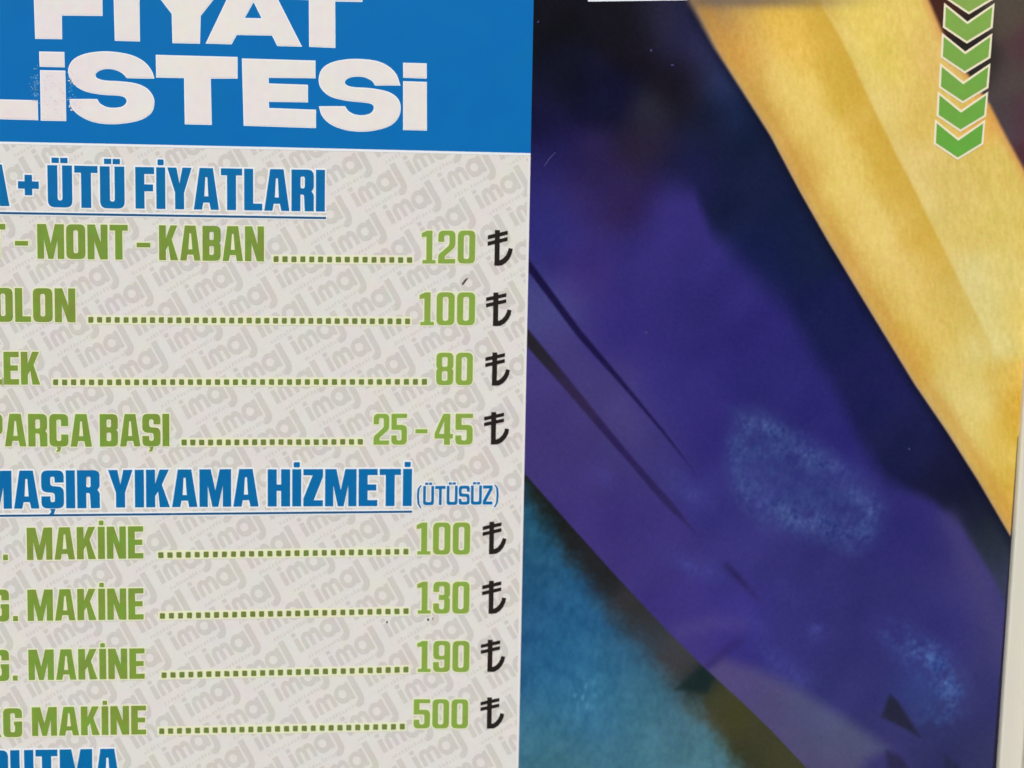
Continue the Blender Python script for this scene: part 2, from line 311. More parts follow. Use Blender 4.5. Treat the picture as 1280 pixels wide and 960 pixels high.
def photo_print():
    step = 1.6
    ys = np.arange(YT, YB + 1, step)
    # left edge follows the price panel edge (tucked 6 units under it), right edge runs under the frame
    n = int((1300 - 640) / step)
    T = np.linspace(0, 1, n)
    Y = np.repeat(ys[:, None], n, 1)
    X0 = 667 - Y * 0.0198 - 6
    X = X0 + (1300 - X0) * T[None, :]
    rgb = lin(paint(X, Y))
    wx, wz = page_np(X, Y)
    V = np.stack([wx, np.full_like(wx, -L_PHOTO), wz], -1).reshape(-1, 3)
    h = len(ys); idx = np.arange(h * n).reshape(h, n)
    Q = np.stack([idx[:-1, :-1], idx[1:, :-1], idx[1:, 1:], idx[:-1, 1:]], -1).reshape(-1, 4)
    me = bpy.data.meshes.new('photo_print')
    me.vertices.add(len(V)); me.vertices.foreach_set('co', V.ravel())
    me.loops.add(len(Q) * 4); me.loops.foreach_set('vertex_index', Q.ravel().astype(np.int32))
    me.polygons.add(len(Q)); me.polygons.foreach_set('loop_start', np.arange(0, len(Q) * 4, 4, dtype=np.int32))
    me.update(calc_edges=True)
    at = me.color_attributes.new('ink', 'FLOAT_COLOR', 'POINT')
    at.data.foreach_set('color', np.concatenate([rgb.reshape(-1, 3), np.ones((len(V), 1))], 1).ravel().astype(np.float32))
    m = nmat('photo_ink', (60, 60, 60), rough=0.36, spec=0.055, bump=0.05)
    nt = m.node_tree; an = nt.nodes.new('ShaderNodeAttribute'); an.attribute_name = 'ink'
    nz = nt.nodes.new('ShaderNodeTexNoise'); nz.inputs['Scale'].default_value = 420; nz.inputs['Detail'].default_value = 2
    tc = nt.nodes.new('ShaderNodeTexCoord'); nt.links.new(tc.outputs['Object'], nz.inputs['Vector'])
    mx = nt.nodes.new('ShaderNodeMix'); mx.data_type = 'RGBA'; mx.blend_type = 'OVERLAY'; mx.inputs['Factor'].default_value = 0.14
    nt.links.new(an.outputs['Color'], mx.inputs[6]); nt.links.new(nz.outputs['Color'], mx.inputs[7])
    nt.links.new(mx.outputs[2], nt.nodes['Principled BSDF'].inputs['Base Color'])
    me.materials.append(m)
    o = bpy.data.objects.new('photo_print', me); col.objects.link(o); o.parent = poster
    o['label'] = 'printed photograph of purple, yellow and blue cloths'
    return o
photo = photo_print()

# ---- flat lettering: contours in photo units -> thin layers of print
def area(c): return 0.5 * sum(c[i - 1][0] * c[i][1] - c[i][0] * c[i - 1][1] for i in range(len(c)))

def offset(c, d):
    """grow (d > 0) a counter-clockwise contour, mitred; clockwise holes shrink"""
    out = []; n = len(c)
    for i in range(n):
        p0, p, p2 = c[i - 1], c[i], c[(i + 1) % n]
        e1 = (p[0] - p0[0], p[1] - p0[1]); e2 = (p2[0] - p[0], p2[1] - p[1])
        l1 = math.hypot(*e1) or 1e-9; l2 = math.hypot(*e2) or 1e-9
        n1 = (e1[1] / l1, -e1[0] / l1); n2 = (e2[1] / l2, -e2[0] / l2)
        k = 1 + n1[0] * n2[0] + n1[1] * n2[1]
        k = max(k, 0.45)
        out.append((p[0] + d * (n1[0] + n2[0]) / k, p[1] + d * (n1[1] + n2[1]) / k))
    return out

class Ink:
    def __init__(s): s.v, s.f, s.m = [], [], []
    def add(s, contours, layer, mi):
        """contours: outer + holes, photo units, y down"""
        ps = [[Vector((p[0], p[1], 0)) for p in c] for c in contours]
        flat = [p for c in contours for p in c]
        b = len(s.v)
        for p in flat:
            q = page(*p); s.v.append((q[0], -layer, q[1]))
        for t in tessellate_polygon(ps):
            p0, p1, p2 = (s.v[b + k] for k in t)
            nrm = (p1[0] - p0[0]) * (p2[2] - p0[2]) - (p1[2] - p0[2]) * (p2[0] - p0[0])
            s.f.append(tuple(b + k for k in (t if nrm > 0 else t[::-1]))); s.m.append(mi)
    def glyph(s, outers, halo=0.0, inset=0.0, jitter=0.0):
        """outers: list of (outer, [holes]); slot 0 ink, slot 1 pale edge"""
        for q, (o, hs) in enumerate(outers):
            jitter += 0.000008 * (q > 0)
            o = o if area(o) > 0 else o[::-1]
            hs = [h if area(h) < 0 else h[::-1] for h in hs]
            if halo:
                hh = [offset(h, halo) for h in hs]
                hh = [h for h in hh if area(h) < -6]
                s.add([offset(o, halo)] + hh, L_EDGE + jitter, 1)
            if inset: s.add([offset(o, -inset)] + [offset(h, -inset) for h in hs], L_INK + jitter, 0)
            else: s.add([o] + hs, L_INK + jitter, 0)
    def build(s, name, mats, parent): return obj(name, s.v, s.f, mats, parent, s.m)

def rnd(pts, seg=4):
    """contour with (x, y[, r]) corners, r rounds the corner"""
    out = []; n = len(pts)
    for i in range(n):
        p = pts[i]; r = p[2] if len(p) > 2 else 0
        if not r: out.append((p[0], p[1])); continue
        a_, b_ = pts[i - 1], pts[(i + 1) % n]
        da = (a_[0] - p[0], a_[1] - p[1]); db = (b_[0] - p[0], b_[1] - p[1])
        la, lb = math.hypot(*da), math.hypot(*db); r = min(r, la * .49, lb * .49)
        A = (p[0] + da[0] / la * r, p[1] + da[1] / la * r); B = (p[0] + db[0] / lb * r, p[1] + db[1] / lb * r)
        for k in range(seg + 1):
            t = k / seg
            out.append(((1 - t) ** 2 * A[0] + 2 * t * (1 - t) * p[0] + t * t * B[0], (1 - t) ** 2 * A[1] + 2 * t * (1 - t) * p[1] + t * t * B[1]))
    return out

R = .16; RI = .07
def glyph(ch, s, t):
    """condensed block capitals, cap height 1, y up; returns (width, [(outer, holes)])"""
    W = .57
    def rect(x0, y0, x1, y1, r=0): return rnd([(x0, y0, r), (x1, y0, r), (x1, y1, r), (x0, y1, r)])
    if ch in 'O0':
        w_ = W if ch == 'O' else .54
        return w_, [(rect(0, 0, w_, 1, R), [rect(s, t, w_ - s, 1 - t, RI)])]
    if ch == 'Ö': return W, glyph('O', s, t)[1]
    if ch in 'Iİ':
        g = [(rect(0, 0, s, 1), [])]
        if ch == 'İ': g.append((rect(s * .16, 1.05, s * .84, 1.19, .03), []))
        return s, g
    if ch == 'L': return .46, [([(0, 0), (.46, 0), (.46, t), (s, t), (s, 1), (0, 1)], [])]
    if ch == 'T': c = .27; return 2 * c, [([(c - s / 2, 0), (c + s / 2, 0), (c + s / 2, 1 - t), (2 * c, 1 - t), (2 * c, 1), (0, 1), (0, 1 - t), (c - s / 2, 1 - t)], [])]
    if ch in 'EF':
        w_ = .48
        lo = [(0, 0), (w_, 0), (w_, t), (s, t)] if ch == 'E' else [(0, 0), (s, 0)]
        return w_, [(lo + [(s, .42), (w_ - .03, .42), (w_ - .03, .42 + t), (s, .42 + t), (s, 1 - t), (w_, 1 - t), (w_, 1), (0, 1)], [])]
    if ch == 'H': return W, [([(0, 0), (s, 0), (s, .42), (W - s, .42), (W - s, 0), (W, 0), (W, 1), (W - s, 1), (W - s, .59), (s, .59), (s, 1), (0, 1)], [])]
    if ch in 'UÜ':
        g = [(rnd([(0, 0, R), (W, 0, R), (W, 1), (W - s, 1), (W - s, t, RI), (s, t, RI), (s, 1), (0, 1)]), [])]
        if ch == 'Ü':
            for x in (.10, W - .10 - .17): g.append((rect(x, 1.055, x + .17, 1.18), []))
        return W, g
    if ch == 'N': return .6, [([(0, 0), (s * .95, 0), (s * .95, .52), (.6 - s * 1.05, 0), (.6, 0), (.6, 1), (.6 - s * .95, 1), (.6 - s * .95, .48), (s * 1.05, 1), (0, 1)], [])]
    if ch == 'M':
        w_ = .80; c = w_ / 2
        return w_, [([(0, 0), (s * .92, 0), (s * .92, .56), (c - .075, 0), (c + .075, 0), (w_ - s * .92, .56), (w_ - s * .92, 0), (w_, 0), (w_, 1), (w_ - s * 1.25, 1), (c, .44), (s * 1.25, 1), (0, 1)], [])]
    if ch == 'A':
        w_ = .64; k = s * .9
        return w_, [([(0, 0), (k, 0), (k + .035, .17), (w_ - k - .035, .17), (w_ - k, 0), (w_, 0), (w_ - .15, 1), (.15, 1)],
                     [[(k + .062, .32), (w_ - k - .062, .32), (w_ / 2 + .025, .78), (w_ / 2 - .025, .78)]])]
    if ch == 'K': w_ = .6; return w_, [([(0, 0), (s, 0), (s, .30), (s + .075, .42), (w_ - s * 1.12, 0), (w_, 0), (w_ - .2, .60), (w_ - .02, 1), (w_ - s * 1.12, 1), (s, .62), (s, 1), (0, 1)], [])]
    if ch == 'P': return W, [(rnd([(0, 0), (s, 0), (s, .36), (W, .36, R), (W, 1, R), (0, 1)]), [rect(s, .36 + t * .9, W - s, 1 - t, .05)])]
    if ch == 'R': return W, [(rnd([(0, 0), (s, 0), (s, .40), (W - s - .02, .40, .05), (W - s, 0), (W, 0), (W, .40, .04), (W - .06, .48), (W, .56, .04), (W, 1, R), (0, 1)]), [rect(s, .40 + t * .9, W - s, 1 - t, .05)])]
    if ch == 'B': return W, [(rnd([(0, 0), (W, 0, R), (W, .46, .05), (W - .05, .51), (W, .56, .05), (W, 1, R), (0, 1)]), [rect(s, t, W - s, .43, .05), rect(s, .43 + t, W - s, 1 - t, .05)])]
    if ch == '8': w_ = .54; return w_, [(rnd([(0, 0, R), (w_, 0, R), (w_, .46, .05), (w_ - .05, .51), (w_, .56, .05), (w_, 1, R), (0, 1, R), (0, .56, .05), (.05, .51), (0, .46, .05)]), [rect(s, t, w_ - s, .43, .05), rect(s, .43 + t, w_ - s, 1 - t, .05)])]
    if ch in 'CÇ':
        g = [(rnd([(W, .63), (W, 1, R), (0, 1, R), (0, 0, R), (W, 0, R), (W, .37), (W - s, .37), (W - s, t, RI), (s, t, RI), (s, 1 - t, RI), (W - s, 1 - t, RI), (W - s, .63)]), [])]
        if ch == 'Ç': g.append(([(W / 2 - .07, -.012), (W / 2 + .07, -.012), (W / 2 + .02, -.16), (W / 2 - .10, -.16), (W / 2 - .04, -.09)], []))
        return W, g
    if ch == 'G': return W, [(rnd([(W, .66), (W, 1, R), (0, 1, R), (0, 0, R), (W, 0, R), (W, .54), (W * .57, .54), (W * .57, .41), (W - s, .41), (W - s, t, RI), (s, t, RI), (s, 1 - t, RI), (W - s, 1 - t, RI), (W - s, .66)]), [])]
    if ch in 'SŞ':
        g = [(rnd([(W, .68), (W, 1, R), (0, 1, R), (0, .43, R), (W - s, .41, .08), (W - s, t, RI), (s, t, RI), (s, .32), (0, .32), (0, 0, R), (W, 0, R), (W, .57, R), (s, .59, .08), (s, 1 - t, RI), (W - s, 1 - t, RI), (W - s, .68)]), [])]
        if ch == 'Ş': g.append(([(W / 2 - .07, -.012), (W / 2 + .07, -.012), (W / 2 + .02, -.16), (W / 2 - .10, -.16), (W / 2 - .04, -.09)], []))
        return W, g
    if ch == 'Y': w_ = .62; c = w_ / 2; return w_, [([(c - s / 2, 0), (c + s / 2, 0), (c + s / 2, .40), (w_, 1), (w_ - s * 1.02, 1), (c, .62), (s * 1.02, 1), (0, 1), (c - s / 2, .40)], [])]
    if ch == 'Z': w_ = .5; return w_, [([(0, 0), (w_, 0), (w_, t), (s * 1.15, t), (w_, 1 - t * 1.25), (w_, 1), (0, 1), (0, 1 - t), (w_ - s * 1.15, 1 - t), (0, t * 1.25)], [])]
    if ch == '1': w_ = .44; c = .24; return w_, [([(.03, 0), (w_, 0), (w_, t * .75), (c + s / 2, t * .75), (c + s / 2, 1), (c - s / 2 + .02, 1), (0, .92), (0, .80), (c - s / 2, .82), (c - s / 2, t * .75), (.03, t * .75)], [])]
    if ch == '2': w_ = .53; return w_, [(rnd([(0, .66), (0, 1, R), (w_, 1, R), (w_, .50, .1), (s + .02, .22, .05), (s + .02, t), (w_, t), (w_, 0), (0, 0), (0, .26, .06), (w_ - s, .56, .06), (w_ - s, 1 - t, RI), (s, 1 - t, RI), (s, .66)]), [])]
    if ch == '3': w_ = .53; return w_, [(rnd([(0, .68), (0, 1, R), (w_, 1, R), (w_, .56, .05), (w_ - .05, .51), (w_, .46, .05), (w_, 0, R), (0, 0, R), (0, .32), (s, .32), (s, t, RI), (w_ - s, t, RI), (w_ - s, .43), (s * .95, .43), (s * .95, .59), (w_ - s, .59), (w_ - s, 1 - t, RI), (s, 1 - t, RI), (s, .68)]), [])]
    if ch == '4': w_ = .56; x1, x2 = .29, .29 + s; return w_, [([(x1, 0), (x2, 0), (x2, .20), (w_, .20), (w_, .35), (x2, .35), (x2, 1), (x1 - .03, 1), (0, .36), (0, .20), (x1, .20)], [[(.13, .35), (x1, .35), (x1, .76)]])]
    if ch == '5': w_ = .53; return w_, [(rnd([(w_, 1), (0, 1), (0, .48), (w_ - s, .48, .05), (w_ - s, t, RI), (s, t, RI), (s, .30), (0, .30), (0, 0, R), (w_, 0, R), (w_, .64, R), (s, .64), (s, 1 - t), (w_, 1 - t)]), [])]
    if ch == '9': w_ = .54; return w_, [(rnd([(0, .32), (0, 0, R), (w_, 0, R), (w_, 1, R), (0, 1, R), (0, .40, R), (w_ - s, .40), (w_ - s, t, RI), (s, t, RI), (s, .32)]), [rect(s, .40 + t * .9, w_ - s, 1 - t, .05)])]
    if ch == '-': return .36, [(rect(0, .37, .36, .50), [])]
    if ch == '.': return .15, [(rect(0, 0, .15, .16), [])]
    if ch == '+': k = .09; return .5, [([(.25 - k, .27), (.25 + k, .27), (.25 + k, .43), (.5, .43), (.5, .43 + 2 * k), (.25 + k, .43 + 2 * k), (.25 + k, .77), (.25 - k, .77), (.25 - k, .43 + 2 * k), (0, .43 + 2 * k), (0, .43), (.25 - k, .43)], [])]
    if ch in '()':
        o = [(.20, 1.04), (.07, .86), (.03, .5), (.07, .08), (.20, -.14), (.29, -.14), (.18, .08), (.15, .5), (.18, .86), (.29, 1.04)]
        if ch == ')': o = [(.30 - x, y) for x, y in o][::-1]
        return .30, [(o, [])]
    raise ValueError(ch)

def shear(x): return (330 - x) / 16500.0        # lean of the sheet's uprights as seen in the photo

def place(ink, gl, x0, kx, yb, H, halo, inset, jit):
    def P(p):
        x = x0 + p[0] * kx; y = yb(x) - p[1] * H
        return (x - p[1] * H * shear(x), y)
    ink.glyph([([P(p) for p in o], [[P(p) for p in h] for h in hs]) for o, hs in gl], halo, inset, jit)

def word(name, text, x0, x1, yb0, yb1, H, mats, parent, s=.2, t=.165, halo=1.7, gap=.065, skip=()):
    gl = [glyph(c, s, t) for c in text]
    tot = sum(g[0] for g in gl) + gap * (len(gl) - 1)
    kx = (x1 - x0) / tot; ink = Ink(); x = x0
    yb = lambda xx: yb0 + (yb1 - yb0) * (xx - x0) / (x1 - x0)
    for i, g in enumerate(gl):
        place(ink, g[1], x, kx, yb, H, halo, 0, 0.00002 * (i % 2)); x += (g[0] + gap) * kx
    o = ink.build(name, mats, parent)
    return o

# ---- header band with the title
edge_x = lambda y: 667 - y * 0.0198
bx0, bx1 = -330, 0
ink = Ink(); ink.add([[(XL, YT), (edge_x(YT), YT), (edge_x(191.5), 191.5), (330, 183.6), (0, 177), (XL, 169)]], L_MARK + .00003, 0)
band = ink.build('header_band', [M['band']], poster); band['label'] = 'solid blue header band with big white title'
z1 = lambda P: [(p[0] / 3.765, p[1] / 3.765) + p[2:] for p in P]
z2 = lambda P: [(320 + p[0] / 3.765, p[1] / 3.765) + p[2:] for p in P]
def smooth(P, n=3):
    """Catmull-Rom through the points of a closed contour, keeping sharp corners"""
    out = []; N = len(P); sh = [len(q) > 2 for q in P]; P = [q[:2] for q in P]
    for i in range(N):
        j1, j2 = (i + 1) % N, (i + 2) % N
        a_, b_, c_, d_ = P[i - 1], P[i], P[j1], P[j2]
        if sh[i]: a_ = (2 * b_[0] - c_[0], 2 * b_[1] - c_[1])
        if sh[j1]: d_ = (2 * c_[0] - b_[0], 2 * c_[1] - b_[1])
        for k in range(n):
            t = k / n
            out.append(tuple(.5 * (2 * b_[j] + (c_[j] - a_[j]) * t + (2 * a_[j] - 5 * b_[j] + 4 * c_[j] - d_[j]) * t * t + (3 * b_[j] - a_[j] - 3 * c_[j] + d_[j]) * t ** 3) for j in (0, 1)))
    return [p for i, p in enumerate(out) if math.hypot(p[0] - out[i - 1][0], p[1] - out[i - 1][1]) > .15]
S1 = z1([(727, 370, 1), (660, 369.5), (597, 368, 1), (575, 345), (540, 329), (500, 325), (465, 335), (450, 352), (460, 369), (500, 379), (560, 382), (640, 392), (695, 418), (723, 458), (726, 492), (714, 530), (670, 562), (600, 579), (520, 585), (440, 575), (375, 545), (337, 508), (325, 466, 1), (395, 465.5), (458, 466, 1), (472, 487), (502, 503), (540, 507), (578, 500), (596, 478), (585, 458), (550, 450), (480, 446), (400, 430), (345, 395), (322, 348), (325, 310), (350, 276), (400, 253), (470, 242), (540, 244), (620, 259), (680, 291), (714, 332)])
S2 = z2([(680, 403, 1), (620, 402.5), (560, 403, 1), (545, 381), (510, 364), (470, 361), (436, 368), (418, 385), (428, 401), (462, 410), (540, 415), (620, 431), (665, 460), (681, 500), (672, 550), (635, 590), (570, 612), (500, 620), (420, 612), (350, 585), (310, 545), (296, 500, 1), (360, 499.5), (420, 500, 1), (434, 521), (465, 538), (505, 542), (540, 532), (554, 510), (545, 491), (510, 483), (430, 475), (350, 455), (305, 415), (295, 370), (310, 325), (350, 296), (410, 281), (480, 277), (560, 285), (620, 309), (661, 350)])
TITLE = [
    [([(41, -38), (132, -38), (132, -18), (76, -18), (76, -4), (128, -4), (128.3, 20), (77.4, 19.5), (77.8, 49), (44, 48.6)], [])],
    [([(141, -37), (174, -36.5), (175, 52), (143.5, 51)], [])],
    [([(172, -38), (212, -37), (233, -12), (254, -36), (294, -35), (251, 20), (250, 54.7), (215.6, 54), (214.6, 17.5)], [])],
    [([(300, -36), (331, -36), (348, 0), (377.6, 58.4), (346.6, 57.6), (340, 44.6), (296, 43.8), (289.5, 55.5), (257, 54.5), (283, 0)], [[(317, 2.7), (306.2, 22.4), (326.8, 22.8)]])],
    [([(351, -34), (454, -32), (453, 2.5), (419, 2), (419.3, 60), (386.4, 58.6), (386, 0), (351, -1)], [])],
    [([(-42, 62), (-8, 63), (-6, 124), (47.2, 125.3), (47.8, 150.3), (-40, 148)], [])],
    [([(48.9, 64.3), (80.5, 65), (81, 84.2), (49.6, 83.5)], []), ([(50, 87.6), (81.8, 88.3), (82.9, 151.4), (51, 150.9)], [])],
    [(smooth(S1), [])],
    [([(194.7, 68.5), (297, 71.2), (297, 98.3), (263.5, 98.3), (264.8, 156.2), (231, 155.4), (230, 97.7), (195.2, 97)], [])],
    [([(302.3, 73), (394.4, 75.7), (394.4, 97.9), (335.9, 97.3), (336, 104.2), (385, 106), (385, 128), (336, 127.3), (336.5, 135), (395, 137.1), (395, 160.2), (304.6, 157.2)], [])],
    [(smooth(S2), [])],
    [([(503.8, 78.4), (533.3, 79.2), (533.5, 98.3), (504, 97.2)], []), ([(503.8, 101.4), (533.5, 102.4), (533.6, 163.3), (503.8, 162.5)], [])],
]
for g in TITLE:
    ink = Ink()
    for o, hs in g: ink.glyph([(o, hs)], halo=0.01, inset=1.3)
    ink.build('title_letter', [M['title'], M['title_edge']], band)
# specks beside the title: scuffs, and a glare patch painted in pale colour
ink = Ink()
for k in range(120):
    x = random.choice([random.gauss(44.5, 3), random.gauss(44.5, 3), random.gauss(88, 4)]); y = random.gauss(106, 13)
    if x > 49 and x < 84: continue
    r = random.uniform(.4, 1.1); a0 = random.random() * 6
    ink.add([[(x + r * math.cos(a0 + q) * random.uniform(.6, 1.6), y + r * math.sin(a0 + q)) for q in (0, 1.3, 2.6, 3.9, 5.1)]], L_EDGE, 0)
tag(ink.build('scuff_glare_marks', [M['scuff_glare']], band), kind='stuff')

ink = Ink()
for k in range(90):
    x, y = (random.uniform(53, 80), random.gauss(122, 14)) if k % 2 else (random.gauss(93, 5), random.gauss(100 if k % 4 else 133, 9))
    if not (89 < y < 149): continue
    if k % 2 == 0 and not (86.5 < x < 103 and (82 < y < 106 or 126 < y < 138)): continue
    r = random.uniform(.5, 1.5); a0 = random.random() * 6
    ink.add([[(x + r * math.cos(a0 + q) * random.uniform(.5, 1.7), y + r * math.sin(a0 + q)) for q in (0, 1.3, 2.6, 3.9, 5.1)]], L_INK + .00004 + k * 4e-7, 0)
tag(ink.build('smudge_marks', [M['smudge']], band), kind='stuff')

# ---- price panel
ink = Ink(); ink.add([[(XL, 120), (edge_x(120), 120), (edge_x(YB), YB), (XL, YB)]], L_PANEL, 0)
ink.add([[(XL, 169), (0, 177), (330, 183.6), (edge_x(191.5), 191.5), (edge_x(194.5), 194.5), (330, 186.6), (0, 180), (XL, 172.5)]], L_MARK + .00003, 1)
ink.add([[(edge_x(196) - 3.2, 196), (edge_x(196), 196), (edge_x(YB), YB), (edge_x(YB) - 3.2, YB)]], L_MARK + .00004, 2)
panel = ink.build('price_panel', [M['paper'], M['title_edge'], M['margin']], poster); panel['label'] = 'off-white printed panel listing prices'

# watermark: the printer's word repeated on a slant
def stroke(pts, wd):
    l, r = [], []
    for i, p in enumerate(pts):
        a_ = pts[max(i - 1, 0)]; b_ = pts[min(i + 1, len(pts) - 1)]
        dx, dy = b_[0] - a_[0], b_[1] - a_[1]; L = math.hypot(dx, dy); nx, ny = -dy / L * wd / 2, dx / L * wd / 2
        l.append((p[0] + nx, p[1] + ny)); r.append((p[0] - nx, p[1] - ny))
    return l + r[::-1]
def arc(cx_, cy_, rx, ry, a0, a1, n=9): return [(cx_ + rx * math.cos(math.radians(a0 + (a1 - a0) * k / n)), cy_ + ry * math.sin(math.radians(a0 + (a1 - a0) * k / n))) for k in range(n + 1)]
WM = [([(0, 0), (5.6, 0), (5.6, 16), (0, 16)], []), ([(0.2, 18.4), (5.4, 18.4), (5.4, 22.6), (0.2, 22.6)], []),
      (stroke([(10.8, 0), (10.8, 9.5)] + arc(15, 10.6, 4.2, 4.8, 180, 15, 7) + [(19.4, 8), (19.5, 0)], 5.0), []),
      (stroke([(22.4, 12)] + arc(24.6, 10.6, 4.2, 4.8, 110, 10, 5) + [(28.9, 7), (29, 0)], 5.0), []),
      (arc(42.5, 8.2, 10.2, 10.4, 0, 342, 15), [arc(42.3, 8.6, 4.9, 5.1, 342, 0, 9)]),
      ([(49, -1.6), (54, -1.6), (54, 18.2), (49, 18.2)], []),
      (stroke([(60, 22), (60, 0)] + arc(54.2, -2, 5.8, 7.6, 0, -118, 8), 7.0), [])]
v1 = (68.3, -40.2); v2 = (43.2, 21.4)
l1 = math.hypot(*v1); e1 = (v1[0] / l1, v1[1] / l1); e2 = (e1[1], -e1[0])       # e2: up of the slanted word
e2 = (-.49, -.87)
wm = Ink(); wm2 = Ink(); y_top = lambda c: min(p[1] for p in c)
def inside(x, y): return -80 < x < 700 and 140 < y < 1040
def cut(c):
    """trim a contour at the panel's right edge"""
    out = []; f = lambda p: edge_x(p[1]) - 1 - p[0]
    for i in range(len(c)):
        p, q = c[i - 1], c[i]; a_, b_ = f(p), f(q)
        if (a_ > 0) != (b_ > 0):
            t = a_ / (a_ - b_); out.append((p[0] + (q[0] - p[0]) * t, p[1] + (q[1] - p[1]) * t))
        if b_ > 0: out.append(q)
    return out if len(out) > 2 else None
for i in range(-30, 31):
    for j in range(-30, 40):
        ox, oy = 444 + i * v1[0] + j * v2[0], 250 + i * v1[1] + j * v2[1]
        # the sheet is a little nearer at its upper left: keep the pattern on the sheet's own scale
        for wi, (o, hs) in enumerate(WM):
            P = lambda p: (ox + (1.07 * p[0] - 2) * e1[0] + 1.14 * (p[1] - 8) * e2[0], oy + (1.07 * p[0] - 2) * e1[1] + 1.14 * (p[1] - 8) * e2[1])
            O = [P(p) for p in o]
            O2 = cut(O); H2 = [h for h in (cut([P(p) for p in h]) for h in hs) if h]
            if O2 and all(inside(*p) for p in O) and (y_top(O) > 160): wm.add([O2] + H2, L_MARK + .000004 * wi, 0)
        rx = random.Random(i * 100 + j)
        for k in range(11):
            u = 4 + k * 4.6; h = rx.uniform(3.0, 5.2)
            q = [(u, -13), (u + rx.uniform(1.8, 4.0), -13), (u + rx.uniform(2, 4), -13 + h), (u + .5, -13 + h)]
            P = lambda p: (ox + p[0] * e1[0] + (p[1] - 8) * e2[0], oy + p[0] * e1[1] + (p[1] - 8) * e2[1])
            O = [P(p) for p in q]
            if all(inside(*p) and p[0] < edge_x(p[1]) - 4 for p in O): wm2.add([O], L_MARK - .00003, 0)
tag(wm.build('watermark', [M['water']], panel), 'pale grey slanted watermark words', kind='stuff')
tag(wm2.build('watermark_small_print', [M['water2']], panel), kind='stuff')

BL = [M['blue'], M['blue_edge']]; GR = [M['green'], M['green_edge']]; PR = [M['price'], M['green_edge']]
def heading(text, *a, **k): return word('heading_word', text, *a, BL, panel, s=k.pop('s', .23), t=.165, halo=k.pop('halo', 2.0), gap=.052, **k)
def row(text, *a, **k): return word('item_word', text, *a, GR, panel, s=.215, t=.165, **k)
def price(text, *a): return word('price', text, *a, PR, panel, s=.185, t=.135, gap=.075)

heading('A', -25, 12, 257, 257.6, 52); heading('+', 23, 49, 257.5, 258, 51)
heading('ÜTÜ', 60, 156, 258.8, 260.8, 52.5); heading('FİYATLARI', 169.5, 406, 260.6, 264.4, 52)
heading('MAŞIR', -24.5, 125, 636, 635, 47.5); heading('YIKAMA', 135.5, 323.3, 634.4, 633, 47); heading('HİZMETİ', 334.6, 514.6, 633, 632.4, 46.5)
heading('(ÜTÜSÜZ)', 520, 624, 631.5, 630.5, 24, s=.15, halo=1.2)
heading('RUTMA', -18, 151, 988.5, 986, 50.5)
for (x0, y0, x1, y1) in ((-60, 265.2, 407.5, 272.4), (-60, 645.2, 515, 639.4)):
    ink = Ink(); ink.add([[(x0, y0 - 3), (x1 + 1, y1 - 3), (x1 + 1, y1 + 3), (x0, y0 + 3)]], L_EDGE - .00002, 1)
    ink.add([[(x0, y0 - 1.3), (x1, y1 - 1.3), (x1, y1 + 1.3), (x0, y0 + 1.3)]], L_INK + .00004, 0)
    ink.build('underline', [M['line'], M['blue_edge']], panel)

row('T', -16.5, 7.5, 322, 322.3, 42.5); row('-', 19, 35.5, 322.6, 322.8, 43); row('MONT', 47, 160, 323.2, 324.4, 43.3); row('-', 171, 188, 324.8, 325, 43); row('KABAN', 199, 330, 325, 326.6, 43.5)
row('OLON', -8, 94.5, 402, 402.8, 42.3)
row('L', -18, 2.6, 480.6, 480.6, 41); row('EK', 5, 50.3, 480.6, 480.6, 41)
row('PARÇA', -20, 115, 557.6, 558.2, 40.6); row('BAŞI', 125, 211.8, 558, 557.6, 40.4)
row('.', 4, 10, 700, 700, 43); row('MAKİNE', 34, 179.3, 699.8, 697.8, 40.2)
row('G', -13, 11.8, 777, 776.6, 40); row('.', 16.5, 22.6, 776.4, 776.2, 40); row('MAKİNE', 34.8, 179.6, 776, 774, 39)
row('G', -13, 11.8, 851.4, 851, 39); row('.', 16.2, 22.2, 850.6, 850.5, 39); row('MAKİNE', 36, 180.9, 850, 848.2, 38)
row('KG', -23, 28, 921.8, 921, 36); row('MAKİNE', 40.3, 182.8, 919.8, 917.6, 35.8)

